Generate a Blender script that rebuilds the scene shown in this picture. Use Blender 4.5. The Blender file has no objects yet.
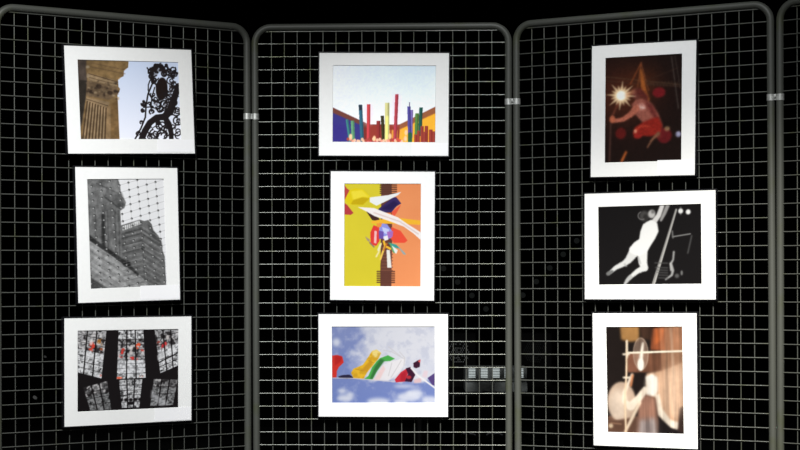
import bpy, bmesh, math, random
import numpy as np
from mathutils import Vector, Matrix, Euler

S = bpy.context.scene
COL = S.collection
PI = math.pi

# ------------------------------------------------------------------ camera, world, lights
CAM_Z = 1.005
cam_data = bpy.data.cameras.new('camera')
cam_data.sensor_width = 36.0
cam_data.lens = 1590.0 / 800.0 * 36.0
cam_data.shift_y = 56.67 / 800.0
cam_data.clip_end = 60
cam = bpy.data.objects.new('camera', cam_data)
cam.location = (0, 0, CAM_Z)
cam.rotation_euler = (PI / 2, 0, 0)
COL.objects.link(cam)
S.camera = cam

S.view_settings.view_transform = 'Standard'
S.view_settings.look = 'None'
S.view_settings.gamma = 1.0
S.view_settings.use_curve_mapping = False
S.view_settings.exposure = 0.0

world = bpy.data.worlds.new('dark_hall')
S.world = world
world.use_nodes = True
bgn = world.node_tree.nodes['Background']
bgn.inputs['Color'].default_value = (0.5, 0.55, 0.6, 1)
bgn.inputs['Strength'].default_value = 0.006


def spot(name, loc, target, watts, color, angle, blend=1.0, size=0.04):
    d = bpy.data.lights.new(name, 'SPOT')
    d.energy = watts
    d.color = color
    d.spot_size = math.radians(angle)
    d.spot_blend = blend
    d.shadow_soft_size = size
    o = bpy.data.objects.new(name, d)
    o.location = loc
    o.rotation_euler = (Vector(target) - Vector(loc)).to_track_quat('-Z', 'Y').to_euler()
    COL.objects.link(o)
    return o


spot('panel_spot', (-1.153, 2.754, 3.308), (-1.043, 6.0, -0.237), 955, (0.985, 1.0, 1.0), 67.0)
spot('panel_spot', (0.370, 3.021, 3.578), (0.588, 6.0, 0.998), 493, (0.97, 0.99, 1.0), 46.8)
spot('panel_spot', (0.856, 2.847, 3.360), (0.932, 6.0, -0.552), 1114, (1.0, 0.96, 0.86), 44.9)
spot('panel_spot', (1.750, 3.050, 2.700), (1.250, 5.9, 0.050), 300, (1.0, 0.97, 0.90), 40.0)  # added fill lamp without a known source, brightens the lower right tubes


# ------------------------------------------------------------------ helpers
def tag(o, label, cat, group=None):
    o['label'] = label
    o['category'] = cat
    if group:
        o['group'] = group
    return o


def link(name, bm, mats, parent=None, smooth=False):
    me = bpy.data.meshes.new(name)
    bmesh.ops.recalc_face_normals(bm, faces=bm.faces)
    bm.to_mesh(me)
    bm.free()
    for m in (mats if isinstance(mats, (list, tuple)) else [mats]):
        me.materials.append(m)
    if smooth:
        for p in me.polygons:
            p.use_smooth = True
    o = bpy.data.objects.new(name, me)
    COL.objects.link(o)
    if parent:
        o.parent = parent
    return o


def empty(name, mat=None):
    o = bpy.data.objects.new(name, None)
    o.empty_display_size = 0.05
    COL.objects.link(o)
    if mat is not None:
        loc, rot, _ = mat.decompose()
        o.location = loc
        o.rotation_euler = rot.to_euler()
    return o


def box(bm, x0, x1, y0, y1, z0, z1, mi=0, bevel=0.0):
    vs = [bm.verts.new((x, y, z)) for x in (x0, x1) for y in (y0, y1) for z in (z0, z1)]
    fs = []
    for q in ((0, 1, 3, 2), (4, 6, 7, 5), (0, 4, 5, 1), (2, 3, 7, 6), (0, 2, 6, 4), (1, 5, 7, 3)):
        f = bm.faces.new([vs[i] for i in q])
        f.material_index = mi
        fs.append(f)
    if bevel > 0:
        es = list({e for f in fs for e in f.edges})
        bmesh.ops.bevel(bm, geom=es, offset=bevel, segments=2, affect='EDGES', profile=0.6)


def tube(bm, pts, r, n=8, caps=True, mi=0):
    pts = [Vector(p) for p in pts]
    rings = []
    ref = None
    for i, p in enumerate(pts):
        if i == 0:
            t = pts[1] - p
        elif i == len(pts) - 1:
            t = p - pts[-2]
        else:
            t = (pts[i + 1] - p).normalized() + (p - pts[i - 1]).normalized()
        t.normalize()
        if ref is None:
            ref = Vector((0, 1, 0)) if abs(t.y) < 0.9 else Vector((1, 0, 0))
        a = ref - t * ref.dot(t)
        a.normalize()
        ref = a
        b = t.cross(a)
        rr = r[i] if isinstance(r, (list, tuple)) else r
        rings.append([bm.verts.new(p + (a * math.cos(2 * PI * k / n) + b * math.sin(2 * PI * k / n)) * rr) for k in range(n)])
    for i in range(len(rings) - 1):
        for k in range(n):
            f = bm.faces.new((rings[i][k], rings[i][(k + 1) % n], rings[i + 1][(k + 1) % n], rings[i + 1][k]))
            f.material_index = mi
            f.smooth = True
    if caps:
        for rg in (rings[0][::-1], rings[-1]):
            bm.faces.new([bm.verts.new(v.co) for v in rg]).material_index = mi


def lathe(bm, prof, n=24, axis='Z', origin=(0, 0, 0), mi=0):
    o = Vector(origin)
    rings = []
    for r, h in prof:
        ring = []
        for k in range(n):
            a = 2 * PI * k / n
            if axis == 'Z':
                v = Vector((r * math.cos(a), r * math.sin(a), h))
            else:
                v = Vector((r * math.cos(a), h, r * math.sin(a)))
            ring.append(bm.verts.new(o + v))
        rings.append(ring)
    for i in range(len(rings) - 1):
        for k in range(n):
            f = bm.faces.new((rings[i][k], rings[i][(k + 1) % n], rings[i + 1][(k + 1) % n], rings[i + 1][k]))
            f.smooth = True
            f.material_index = mi
    for rg in (rings[0][::-1], rings[-1]):
        bm.faces.new([bm.verts.new(v.co) for v in rg]).material_index = mi


# ------------------------------------------------------------------ materials
def principled(name, col, rough=0.6, metal=0.0, spec=0.5, noise=None, emis=None, coat=0.0):
    m = bpy.data.materials.new(name)
    m.use_nodes = True
    nt = m.node_tree
    b = nt.nodes['Principled BSDF']
    b.inputs['Base Color'].default_value = (*col, 1)
    b.inputs['Roughness'].default_value = rough
    b.inputs['Metallic'].default_value = metal
    b.inputs['Specular IOR Level'].default_value = spec
    b.inputs['Coat Weight'].default_value = coat
    if noise:
        sc, c2, lo, hi = noise
        tc = nt.nodes.new('ShaderNodeTexCoord')
        nz = nt.nodes.new('ShaderNodeTexNoise')
        nz.inputs['Scale'].default_value = sc
        nz.inputs['Detail'].default_value = 4
        rp = nt.nodes.new('ShaderNodeValToRGB')
        rp.color_ramp.elements[0].position = lo
        rp.color_ramp.elements[1].position = hi
        rp.color_ramp.elements[0].color = (*col, 1)
        rp.color_ramp.elements[1].color = (*c2, 1)
        nt.links.new(tc.outputs['Object'], nz.inputs['Vector'])
        nt.links.new(nz.outputs['Fac'], rp.inputs['Fac'])
        nt.links.new(rp.outputs['Color'], b.inputs['Base Color'])
    if emis:
        b.inputs['Emission Color'].default_value = (*emis[0], 1)
        b.inputs['Emission Strength'].default_value = emis[1]
    return m


M_TUBE = principled('grey_painted_tube', (0.056, 0.059, 0.051), 0.52, 0.0, 0.4, (9, (0.050, 0.055, 0.032), 0.55, 0.75))
M_WIRE = principled('zinc_wire', (0.165, 0.172, 0.155), 0.36, 0.68, 0.5, (14, (0.145, 0.155, 0.10), 0.55, 0.72))
M_RUBBER = principled('black_rubber', (0.012, 0.012, 0.012), 0.8)
M_CLIP = principled('galvanised_clip', (0.55, 0.56, 0.54), 0.42, 0.55, 0.5, (120, (0.38, 0.39, 0.37), 0.4, 0.7))
M_FRAME = principled('black_frame_paint', (0.006, 0.006, 0.008), 0.35, 0.0, 0.4)
M_MAT = principled('white_mat_board', (0.83, 0.83, 0.82), 0.75, 0.0, 0.2, (60, (0.81, 0.81, 0.80), 0.4, 0.7))
M_BEVEL = principled('mat_core', (0.70, 0.70, 0.69), 0.8, 0.0, 0.1)
M_BACK = principled('brown_hardboard', (0.05, 0.035, 0.025), 0.8)
M_LABEL = principled('white_sticker', (0.88, 0.875, 0.89), 0.5, 0.0, 0.3)
M_HOOK = principled('steel_hook', (0.03, 0.03, 0.03), 0.5, 0.3)
M_VELVET = principled('black_cloth', (0.0022, 0.0022, 0.0022), 1.0, 0.0, 0.0, (3, (0.003, 0.003, 0.003), 0.4, 0.6))
M_FLOOR = principled('black_stage_floor', (0.006, 0.006, 0.006), 0.7, 0.0, 0.1, (5, (0.009, 0.009, 0.009), 0.4, 0.6))

M_PRINT = bpy.data.materials.new('photo_paper')
M_PRINT.use_nodes = True
_nt = M_PRINT.node_tree
_at = _nt.nodes.new('ShaderNodeVertexColor')
_at.layer_name = 'ink'
_nt.links.new(_at.outputs['Color'], _nt.nodes['Principled BSDF'].inputs['Base Color'])
_nt.nodes['Principled BSDF'].inputs['Roughness'].default_value = 0.55
_nt.nodes['Principled BSDF'].inputs['Specular IOR Level'].default_value = 0.04

# ------------------------------------------------------------------ room
bm = bmesh.new()
box(bm, -5, 5, -0.6, 11.0, -0.1, 0.0)
link('floor', bm, M_FLOOR)['kind'] = 'structure'
bm = bmesh.new()
box(bm, -5, 5, 11.0, 11.1, 0.0, 4.4)
link('wall_back', bm, M_VELVET)['kind'] = 'structure'
bm = bmesh.new()
box(bm, -5.1, -5, -0.6, 11.0, 0.0, 4.4)
link('wall_left', bm, M_VELVET)['kind'] = 'structure'
bm = bmesh.new()
box(bm, 5, 5.1, -0.6, 11.0, 0.0, 4.4)
link('wall_right', bm, M_VELVET)['kind'] = 'structure'

# ------------------------------------------------------------------ grid panels
PITCH = 0.05
TR = 0.0135                       # frame tube radius
UL, UR = -0.0135, 0.9635          # tube centre lines either side of the mesh
VT = 0.0637                       # top tube centre above wire row 0
CR = 0.062                        # corner radius


def pmat(X, Y, Z, yaw, roll, tilt):
    return Matrix.Translation((X, Y, Z + CAM_Z)) @ Euler((tilt, roll, yaw), 'XYZ').to_matrix().to_4x4()


POSE = {
    'L': pmat(-1.41634, 5.63663, 0.9109, 0.54008, -0.00523, 0.00596),
    'C': pmat(-0.5467, 6.13995, 0.91723, -0.03433, -0.00193, 0.01843),
    'R': pmat(0.45849, 6.10045, 0.92287, -0.46042, -0.00585, -0.0016),
    'F': pmat(1.3633, 5.65115, 0.92732, -0.64513, -0.00129, -0.00063),
}


def build_panel(key, label):
    M = POSE[key]
    base = M @ Matrix.Translation(((UL + UR) / 2, 0, 0))
    root_loc = Vector((base.translation.x, base.translation.y, 0))
    rot = M.to_3x3().to_4x4()
    root = empty('grid_panel', Matrix.Translation(root_loc) @ rot)
    tag(root, label, 'display panel', 'wire mesh display panels hinged in a zigzag row')
    inv = (Matrix.Translation(root_loc) @ rot).inverted()
    T = inv @ M

    def L(u, n, v):
        return T @ Vector((u, -n, v))

    def vfoot(u, h):            # local v where the leg reaches world height h
        p0 = M @ Vector((u, 0, 0))
        dz = (M.to_3x3() @ Vector((0, 0, 1))).z
        return (h - p0.z) / dz
    # bent tube frame
    pts = [(UL, 0, vfoot(UL, 0.016))]
    for i in range(9):
        a = PI - i * PI / 2 / 8
        pts.append((UL + CR + CR * math.cos(a), 0, VT - CR + CR * math.sin(a)))
    for i in range(9):
        a = PI / 2 - i * PI / 2 / 8
        pts.append((UR - CR + CR * math.cos(a), 0, VT - CR + CR * math.sin(a)))
    pts.append((UR, 0, vfoot(UR, 0.016)))
    bm = bmesh.new()
    tube(bm, [L(*p) for p in pts], TR, 16)
    link('tube_frame', bm, M_TUBE, root)
    vb = -36.5 * PITCH
    bm = bmesh.new()
    tube(bm, [L(UL + 0.004, 0, vb), L(UR - 0.004, 0, vb)], TR * 0.9, 12)
    link('bottom_rail', bm, M_TUBE, root)
    # welded wire mesh
    bm = bmesh.new()
    rnd = random.Random(hash(key) % 7 if False else ord(key))
    for k in range(1, 19):
        tube(bm, [L(k * PITCH, -0.002, VT - 0.006), L(k * PITCH + rnd.uniform(-.0006, .0006), -0.002, vb)], 0.0019, 6)
    for r in range(-1, 37):
        v = -r * PITCH
        v2 = v if r >= 0 else 0.047
        tube(bm, [L(UL + 0.008, 0.0018, v2), L(UR - 0.008, 0.0018, v2 + rnd.uniform(-.0005, .0005))], 0.0021, 6)
    link('wire_mesh', bm, M_WIRE, root)
    for u in (UL, UR):
        bm = bmesh.new()
        q = L(u, 0, vfoot(u, 0.016))
        f = inv @ Vector(((M @ Vector((u, 0, vfoot(u, 0.0))))[0], (M @ Vector((u, 0, vfoot(u, 0.0))))[1], 0.0))
        tube(bm, [f, f + (q - f) * 0.5, q + (q - f) * 1.2], [0.019, 0.019, 0.0165], 16)
        link('rubber_foot', bm, M_RUBBER, root)
    return root


build_panel('L', 'wire mesh panel holding the column, netted facade and stained glass photos')
build_panel('C', 'middle mesh panel facing forward, holding the three brightly coloured photos')
build_panel('R', 'wire mesh panel holding the red acrobat, white dancer and blurred photos')
build_panel('F', 'mesh panel cut off by the right edge of the photo, holding no picture')


# figure-of-eight clips joining neighbouring tubes
def clip(keyA, uA, vA, keyB, uB, label):
    a = POSE[keyA] @ Vector((uA, 0, vA))
    ib = POSE[keyB].inverted() @ a
    b = POSE[keyB] @ Vector((uB, 0, ib.z)) if keyB else None
    mid = (a + b) / 2
    d = (b - a)
    half = d.length / 2
    dx = d.normalized()
    up = Vector((0, 0, 1))
    up = (up - dx * up.dot(dx)).normalized()
    y = up.cross(dx)
    R = Matrix((dx, y, up)).transposed().to_4x4()
    root = empty('panel_clip', Matrix.Translation(mid) @ R)
    tag(root, label, 'clip', 'metal clips joining the panels')
    bm = bmesh.new()
    h = 0.0115
    ro, ri = TR + 0.0011, TR + 0.0001
    for s in (-1, 1):
        n = 24
        # open ring around each tube
        rings = []
        for k in range(n):
            t = 2 * PI * k / n
            rings.append([bm.verts.new((s * half + rr * math.cos(t), rr * math.sin(t), z)) for rr, z in ((ro, -h), (ro, h), (ri, h), (ri, -h))])
        for k in range(n):
            A, B = rings[k], rings[(k + 1) % n]
            for j in range(4):
                bm.faces.new((A[j], B[j], B[(j + 1) % 4], A[(j + 1) % 4])).smooth = False
    link('band', bm, M_CLIP, root)
    bm = bmesh.new()
    box(bm, -half + TR * 0.95, half - TR * 0.95, -0.012, 0.012, -h * 0.9, h * 0.9, 0, 0.001)
    link('bridge', bm, M_CLIP, root)
    bm = bmesh.new()
    lathe(bm, [(0.0008, -0.0175), (0.0036, -0.0165), (0.004, -0.0145), (0.004, -0.0115)], 12, 'Y')
    link('bolt', bm, M_CLIP, root)


clip('C', UL, -0.280, 'L', UR, 'bright metal clip joining the column photo panel to the middle panel')
clip('C', UR, -0.228, 'R', UL, 'bright metal clip joining the middle panel to the red acrobat photo panel')
clip('R', UR, -0.272, 'F', UL, 'dull metal clip nearest the right edge of the photo')


# ------------------------------------------------------------------ painting of the nine prints
class Canvas:
    """Ink on paper: colours 0..255, coordinates in a reference frame w x h."""

    def __init__(s, w, h, nx, base):
        s.w, s.h = w, h
        s.ss = 2
        s.nx, s.ny = nx, int(round(nx * h / w))
        NX, NY = s.nx * s.ss, s.ny * s.ss
        s.X, s.Y = np.meshgrid((np.arange(NX) + .5) / NX * w, (np.arange(NY) + .5) / NY * h)
        s.I = np.ones((NY, NX, 3)) * np.array(base, float)
        s.px = w / NX

    def put(s, m, c, a=1.0):
        m = (m * a)[..., None]
        c = np.asarray(c, float)
        s.I = s.I * (1 - m) + c * m

    def soft(s, m, r):
        if r <= 0:
            return m
        n = max(1, int(round(r / s.px)))
        k = np.exp(-0.5 * (np.arange(-2 * n, 2 * n + 1) / n) ** 2)
        k /= k.sum()
        for ax in (0, 1):
            p = np.pad(m, [(2 * n, 2 * n) if i == ax else (0, 0) for i in range(2)], mode='edge')
            m = np.apply_along_axis(lambda q: np.convolve(q, k, 'valid'), ax, p)
        return m

    def pmask(s, pts):
        m = np.zeros(s.X.shape, bool)
        n = len(pts)
        for i in range(n):
            x0, y0 = pts[i]
            x1, y1 = pts[(i + 1) % n]
            if y0 == y1:
                continue
            c = ((y0 <= s.Y) & (s.Y < y1)) | ((y1 <= s.Y) & (s.Y < y0))
            m ^= c & (s.X < (s.Y - y0) / (y1 - y0) * (x1 - x0) + x0)
        return m.astype(float)

    def poly(s, pts, c, blur=0, a=1.0):
        m = s.soft(s.pmask(pts), blur)
        s.put(m, c, a)
        return m

    def lmask(s, pts, w):
        m = np.zeros(s.X.shape)
        n = len(pts)
        for i in range(n - 1):
            (x0, y0), (x1, y1) = pts[i], pts[i + 1]
            w0 = w[i] if isinstance(w, (list, tuple)) else w
            w1 = w[i + 1] if isinstance(w, (list, tuple)) else w
            L2 = (x1 - x0) ** 2 + (y1 - y0) ** 2 + 1e-9
            t = np.clip(((s.X - x0) * (x1 - x0) + (s.Y - y0) * (y1 - y0)) / L2, 0, 1)
            d = np.hypot(s.X - x0 - t * (x1 - x0), s.Y - y0 - t * (y1 - y0))
            m = np.maximum(m, np.clip(((w0 + (w1 - w0) * t) / 2 - d) / s.px + .5, 0, 1))
        return m

    def line(s, pts, w, c, blur=0, a=1.0):
        s.put(s.soft(s.lmask(pts, w), blur), c, a)

    def ell(s, x, y, rx, ry, c, blur=0, a=1.0, rot=0.0):
        ca, sa = math.cos(rot), math.sin(rot)
        dx, dy = s.X - x, s.Y - y
        d = np.hypot((dx * ca + dy * sa) / rx, (-dx * sa + dy * ca) / ry)
        s.put(s.soft(np.clip((1 - d) * min(rx, ry) / s.px + .5, 0, 1), blur), c, a)

    def ring(s, x, y, r, w, c, a0=0, a1=360, a=1.0, sq=1.0):
        n = max(6, int(abs(a1 - a0) / 20))
        s.line([(x + r * math.cos(math.radians(a0 + (a1 - a0) * i / n)), y + sq * r * math.sin(math.radians(a0 + (a1 - a0) * i / n))) for i in range(n + 1)], w, c, 0, a)

    def noise(s, scale, seed, octs=4, sy=1.0):
        rg = np.random.RandomState(seed)
        out = np.zeros(s.X.shape)
        amp, tot = 1.0, 0
        for o in range(octs):
            gx, gy = int(s.w / scale) + 3, int(s.h * sy / scale) + 3
            g = rg.rand(gy, gx)
            x, y = s.X / scale, s.Y * sy / scale
            xi, yi = x.astype(int), y.astype(int)
            fx, fy = x - xi, y - yi
            fx, fy = fx * fx * (3 - 2 * fx), fy * fy * (3 - 2 * fy)
            v = (g[yi, xi] * (1 - fx) + g[yi, xi + 1] * fx) * (1 - fy) + (g[yi + 1, xi] * (1 - fx) + g[yi + 1, xi + 1] * fx) * fy
            out += v * amp
            tot += amp
            amp *= .55
            scale = max(scale * .5, 2.0)
        return out / tot

    def mul(s, m, f):
        s.I *= (1 + (f - 1) * m)[..., None]

    def bar(s, x0, y0, x1, y1, w, c, blur=0, a=1.0):
        s.poly([(x0 - w / 2, y0), (x0 + w / 2, y0), (x1 + w / 2, y1), (x1 - w / 2, y1)], c, blur, a)

    def melt(s, r, a=1.0):
        for k in range(3):
            s.I[..., k] = s.I[..., k] * (1 - a) + s.soft(s.I[..., k], r) * a

    def grey(s, m, f):
        g = s.I.mean(-1, keepdims=True)
        m = (m * f)[..., None]
        s.I = s.I * (1 - m) + g * m

    def result(s, gain=1.0):
        I = s.I.reshape(s.ny, s.ss, s.nx, s.ss, 3).mean((1, 3))
        I = np.clip(I, 0, 255) / 255.0
        lin = np.where(I <= .04045, I / 12.92, ((I + .055) / 1.055) ** 2.4)
        return np.clip(lin * gain, 0, 0.95)


def art_column():
    c = Canvas(572, 450, 230, (214, 222, 240))
    t = np.clip(c.Y / 450, 0, 1)[..., None]
    c.I = np.array([196, 208, 232.]) * (1 - t) + np.array([230, 232, 243.]) * t
    n1, n2 = c.noise(26, 1), c.noise(60, 2)
    stone = [(0, 0), (285, 6), (282, 40), (258, 55), (255, 90), (238, 98), (222, 100), (224, 150), (232, 162), (226, 180), (217, 190), (216, 450), (0, 450)]
    m = c.poly(stone, (150, 112, 62))
    c.poly([(90, 0), (285, 6), (280, 40), (255, 60), (240, 95), (225, 110), (65, 80)], (158, 118, 64), 3)
    c.poly([(60, 78), (200, 112), (220, 130), (215, 150), (60, 118)], (178, 142, 96), 3)
    c.line([(62, 80), (222, 124)], 5, (110, 78, 48))
    c.line([(60, 100), (222, 140)], 4, (120, 88, 56))
    c.poly([(50, 118), (222, 150), (216, 190), (170, 225), (45, 205)], (128, 98, 66), 3)
    for x, y, r in ((115, 150, 16), (70, 180, 12), (175, 185, 15), (205, 175, 10), (140, 200, 9), (95, 160, 7), (160, 160, 7)):
        c.ell(x, y, r, r * .8, (72, 52, 38), 3)
    for x, y, r in ((95, 185, 9), (150, 178, 9), (195, 200, 8), (130, 170, 6), (60, 160, 7)):
        c.ell(x, y, r, r * .7, (178, 146, 104), 3)
    c.poly([(42, 210), (170, 238), (160, 272), (40, 232)], (160, 126, 84), 2)
    c.line([(44, 222), (160, 258)], 4, (96, 70, 46))
    for i in range(8):                                     # flutes of the shaft
        x0, x1 = 48 + i * 14.6, 14 + i * 17.5
        y0 = 236 + i * 5.2
        c.line([(x0, y0), (x1, 450)], 8, (92, 66, 42), 1)
        c.line([(x0 + 7, y0 + 2), (x1 + 8, 450)], 6, (176, 142, 100), 1)
    c.poly([(158, 262), (216, 225), (216, 450), (142, 450)], (146, 104, 54), 2)
    c.poly([(158, 262), (176, 255), (168, 450), (142, 450)], (166, 126, 78), 3)
    c.poly([(0, 0), (52, 0), (48, 60), (52, 112), (40, 215), (16, 350), (0, 400)], (88, 72, 62), 2)
    c.poly([(0, 115), (50, 118), (40, 215), (14, 340), (0, 380)], (54, 46, 38), 3)
    c.ell(58, 42, 10, 8, (190, 160, 118), 2)
    c.ell(58, 92, 8, 12, (182, 150, 110), 2)
    for y in (20, 42):
        c.line([(80, y), (262, y + 34)], 4, (120, 88, 54), 2)
    rg = random.Random(12)
    for i in range(70):
        x, y = rg.uniform(48, 222), rg.uniform(112, 205)
        c.ell(x, y + (x - 50) * .1, rg.uniform(3, 8), rg.uniform(3, 7), rg.choice(((66, 48, 36), (92, 70, 50), (172, 140, 100), (120, 92, 62))), 2, .7)
    c.mul(m, 0.66 + .44 * n1)
    c.mul(m, 0.84 + .24 * n2)
    c.grey(m, .28)
    K = (33, 28, 29)
    c.line([(340, 450), (362, 400), (392, 352), (432, 322), (478, 318), (512, 282), (540, 205), (565, 140)], [34, 36, 34, 34, 40, 44, 38, 34], K)
    c.line([(478, 318), (502, 360), (512, 410), (512, 450)], [34, 32, 28, 26], K)
    c.ell(468, 158, 34, 66, (34, 26, 24), 1, 1, .12)
    c.line([(414, 132), (388, 190), (374, 258), (368, 320), (340, 385), (302, 450)], 9, K)
    c.line([(428, 150), (408, 215), (402, 270)], 7, K)
    c.ring(452, 158, 62, 7, K, 110, 260, 1, 1.25)
    for x, y, r, w in ((426, 55, 18, 11), (412, 88, 13, 10), (450, 42, 22, 14), (488, 40, 20, 10), (530, 45, 24, 9), (545, 75, 18, 8), (425, 105, 14, 12), (512, 62, 16, 7),
                       (520, 110, 20, 7), (540, 130, 16, 7), (515, 160, 15, 7), (510, 195, 18, 8), (480, 245, 20, 9), (440, 250, 20, 7), (425, 215, 16, 8), (455, 275, 16, 7),
                       (415, 190, 12, 6), (545, 285, 26, 8), (552, 340, 24, 8), (545, 400, 26, 8), (460, 425, 32, 9), (415, 415, 26, 8), (380, 432, 20, 8), (445, 370, 18, 8),
                       (475, 385, 16, 8), (405, 290, 13, 9), (360, 245, 12, 11), (355, 282, 9, 8), (345, 350, 9, 7), (325, 415, 12, 8), (535, 235, 18, 8), (395, 245, 10, 8), (485, 72, 14, 9), (505, 225, 12, 7)):
        a0 = (x * 7 + y * 13) % 360
        c.ring(x, y, r, w, K, a0, a0 + 235)
        c.ring(x + r * .3, y, r * .5, w * .9, K, a0 + 90, a0 + 330)
    for i in range(58):                                    # tangle of small scrolls and leaves
        x, y = rg.uniform(398, 560), rg.uniform(15, 300)
        if x < 398 + (y - 60) * .12:
            continue
        a0 = rg.uniform(0, 360)
        c.ring(x, y, rg.uniform(6, 17), rg.uniform(4, 8), K, a0, a0 + rg.uniform(90, 220))
        if i % 3 == 0:
            c.ell(x + 5, y, rg.uniform(4, 9), rg.uniform(4, 8), K, 0, 1)
    for i in range(26):
        x, y = rg.uniform(385, 565), rg.uniform(345, 445)
        a0 = rg.uniform(0, 360)
        c.ring(x, y, rg.uniform(10, 26), rg.uniform(5, 8), K, a0, a0 + rg.uniform(80, 200))
    for x, y, rx, ry in ((428, 60, 22, 32), (455, 40, 26, 22), (485, 60, 20, 20), (520, 150, 10, 40), (500, 250, 22, 26), (430, 240, 14, 14)):
        c.ell(x, y, rx, ry, (40, 33, 33), 3, .4)
    for x, y, r in ((410, 70, 12), (438, 25, 12), (470, 30, 15), (500, 22, 10), (545, 55, 9), (420, 120, 12), (490, 190, 15), (362, 232, 9), (352, 288, 8), (440, 352, 16), (400, 250, 8), (410, 262, 9), (330, 402, 7), (548, 318, 8)):
        c.ell(x, y, r, r, K)
    c.line([(360, 265), (398, 262), (440, 272)], 7, K)
    for y in (180, 200, 220):
        c.line([(495, y), (540, y - 12)], 5, K)
    return c.result()


def art_facade():
    c = Canvas(316, 450, 176, (224, 224, 226))
    n1, n2, n3 = c.noise(14, 5), c.noise(50, 6), c.noise(7, 7, 2, .4)
    b1 = [(0, 0), (126, 0), (134, 30), (136, 55), (126, 66), (146, 78), (156, 98), (148, 122), (132, 132), (134, 345), (0, 250)]
    b2 = [(132, 192), (208, 170), (228, 176), (244, 172), (258, 190), (264, 215), (284, 238), (296, 262), (300, 300), (308, 325), (310, 450), (180, 450), (130, 340)]
    m1 = c.poly(b1, (104, 104, 104), 1)
    for x in (30, 62, 80, 110, 125):
        c.line([(x, 130), (x - 2, 320)], 5, (78, 78, 78), 2)
    c.line([(62, 150), (58, 290)], 15, (44, 44, 44), 3)
    c.poly([(72, 30), (140, 60), (150, 100), (130, 130), (70, 80)], (92, 92, 92), 4)
    c.line([(70, 75), (132, 125)], 5, (60, 60, 60), 2)
    c.line([(40, 20), (128, 62)], 5, (70, 70, 70), 2)
    c.ell(135, 108, 16, 12, (66, 66, 66), 4)
    m2 = c.poly(b2, (98, 98, 98), 1)
    c.poly([(136, 196), (208, 172), (212, 190), (138, 214)], (150, 150, 150), 1)
    for i in range(9):
        c.line([(142 + i * 8, 196 - i * 2.6), (142 + i * 8, 210 - i * 2.6)], 3, (226, 226, 226))
    for y in (220, 238, 268, 300):
        c.line([(135, y + 8), (215, y - 12), (285, y + 40)], 4, (66, 66, 66), 1.5)
    c.line([(215, 190), (222, 435)], 4, (76, 76, 76), 2)
    c.poly([(240, 180), (262, 215), (292, 258), (300, 290), (270, 260), (245, 215)], (70, 70, 70), 4)
    m3 = c.poly([(0, 246), (110, 325), (205, 402), (245, 450), (0, 450)], (142, 142, 142), 1)
    for k in range(4):
        c.line([(0, 290 + k * 38), (130 - k * 10, 380 + k * 34)], 4, (112, 112, 112), 3)
    c.poly([(0, 400), (80, 450), (0, 450)], (70, 70, 70), 4)
    c.line([(0, 236), (40, 268), (100, 312), (150, 352), (195, 396)], [18, 16, 16, 18, 8], (46, 46, 46), 2)
    c.ell(150, 350, 16, 14, (36, 36, 36), 3)
    c.ell(218, 288, 8, 7, (40, 40, 40), 1)
    mm = np.clip(m1 + m2 + m3, 0, 1)
    for k in range(14):
        c.line([(6, 262 + k * 15), (120, 345 + k * 15), (240, 440 + k * 15)], 3, (176, 176, 176) if k % 2 else (96, 96, 96), 1.5, .45 * float(k < 11))
    for k in range(22):
        y = 205 + k * 11
        c.poly([(136, y + 6), (215, y - 10), (290, y + 40), (290, y + 44), (215, y - 6), (136, y + 10)], (62, 62, 62) if k % 2 else (150, 150, 150), 1, .35)
    c.poly([(0, 0), (316, 0), (316, 170), (262, 215), (244, 172), (136, 190), (132, 132), (156, 98), (126, 60), (126, 0)], (224, 224, 226), 1, .0)
    c.mul(mm, .74 + .52 * n1)
    c.mul(mm, .86 + .28 * n2)
    c.mul(m1, .74 + .6 * np.clip(c.noise(20, 9, 3, .45), 0, 1))
    for i in range(-2, 10):                                 # net of wires and beads in front of the facade
        for j in range(-2, 18):
            x = 20 + i * 36.5 + j * 1.8
            y = 30 + j * 29.5 - i * 10.5
            c.line([(x, y), (x + 36.5, y - 10.5)], 1.4, (120, 120, 120), 0, .55)
            c.line([(x, y), (x + 1.8, y + 29.5)], 1.2, (130, 130, 130), 0, .4)
            c.ell(x, y, 4.6, 4.6, (64, 64, 64))
            c.ell(x - 2, y + 2.5, 3, 3, (178, 178, 178), 0, .85)
    return c.result()


def quadpt(q, u, v):
    (a, b, d, e) = q                                         # TL, TR, BR, BL
    return ((a[0] * (1 - u) + b[0] * u) * (1 - v) + (e[0] * (1 - u) + d[0] * u) * v,
            (a[1] * (1 - u) + b[1] * u) * (1 - v) + (e[1] * (1 - u) + d[1] * u) * v)


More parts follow.
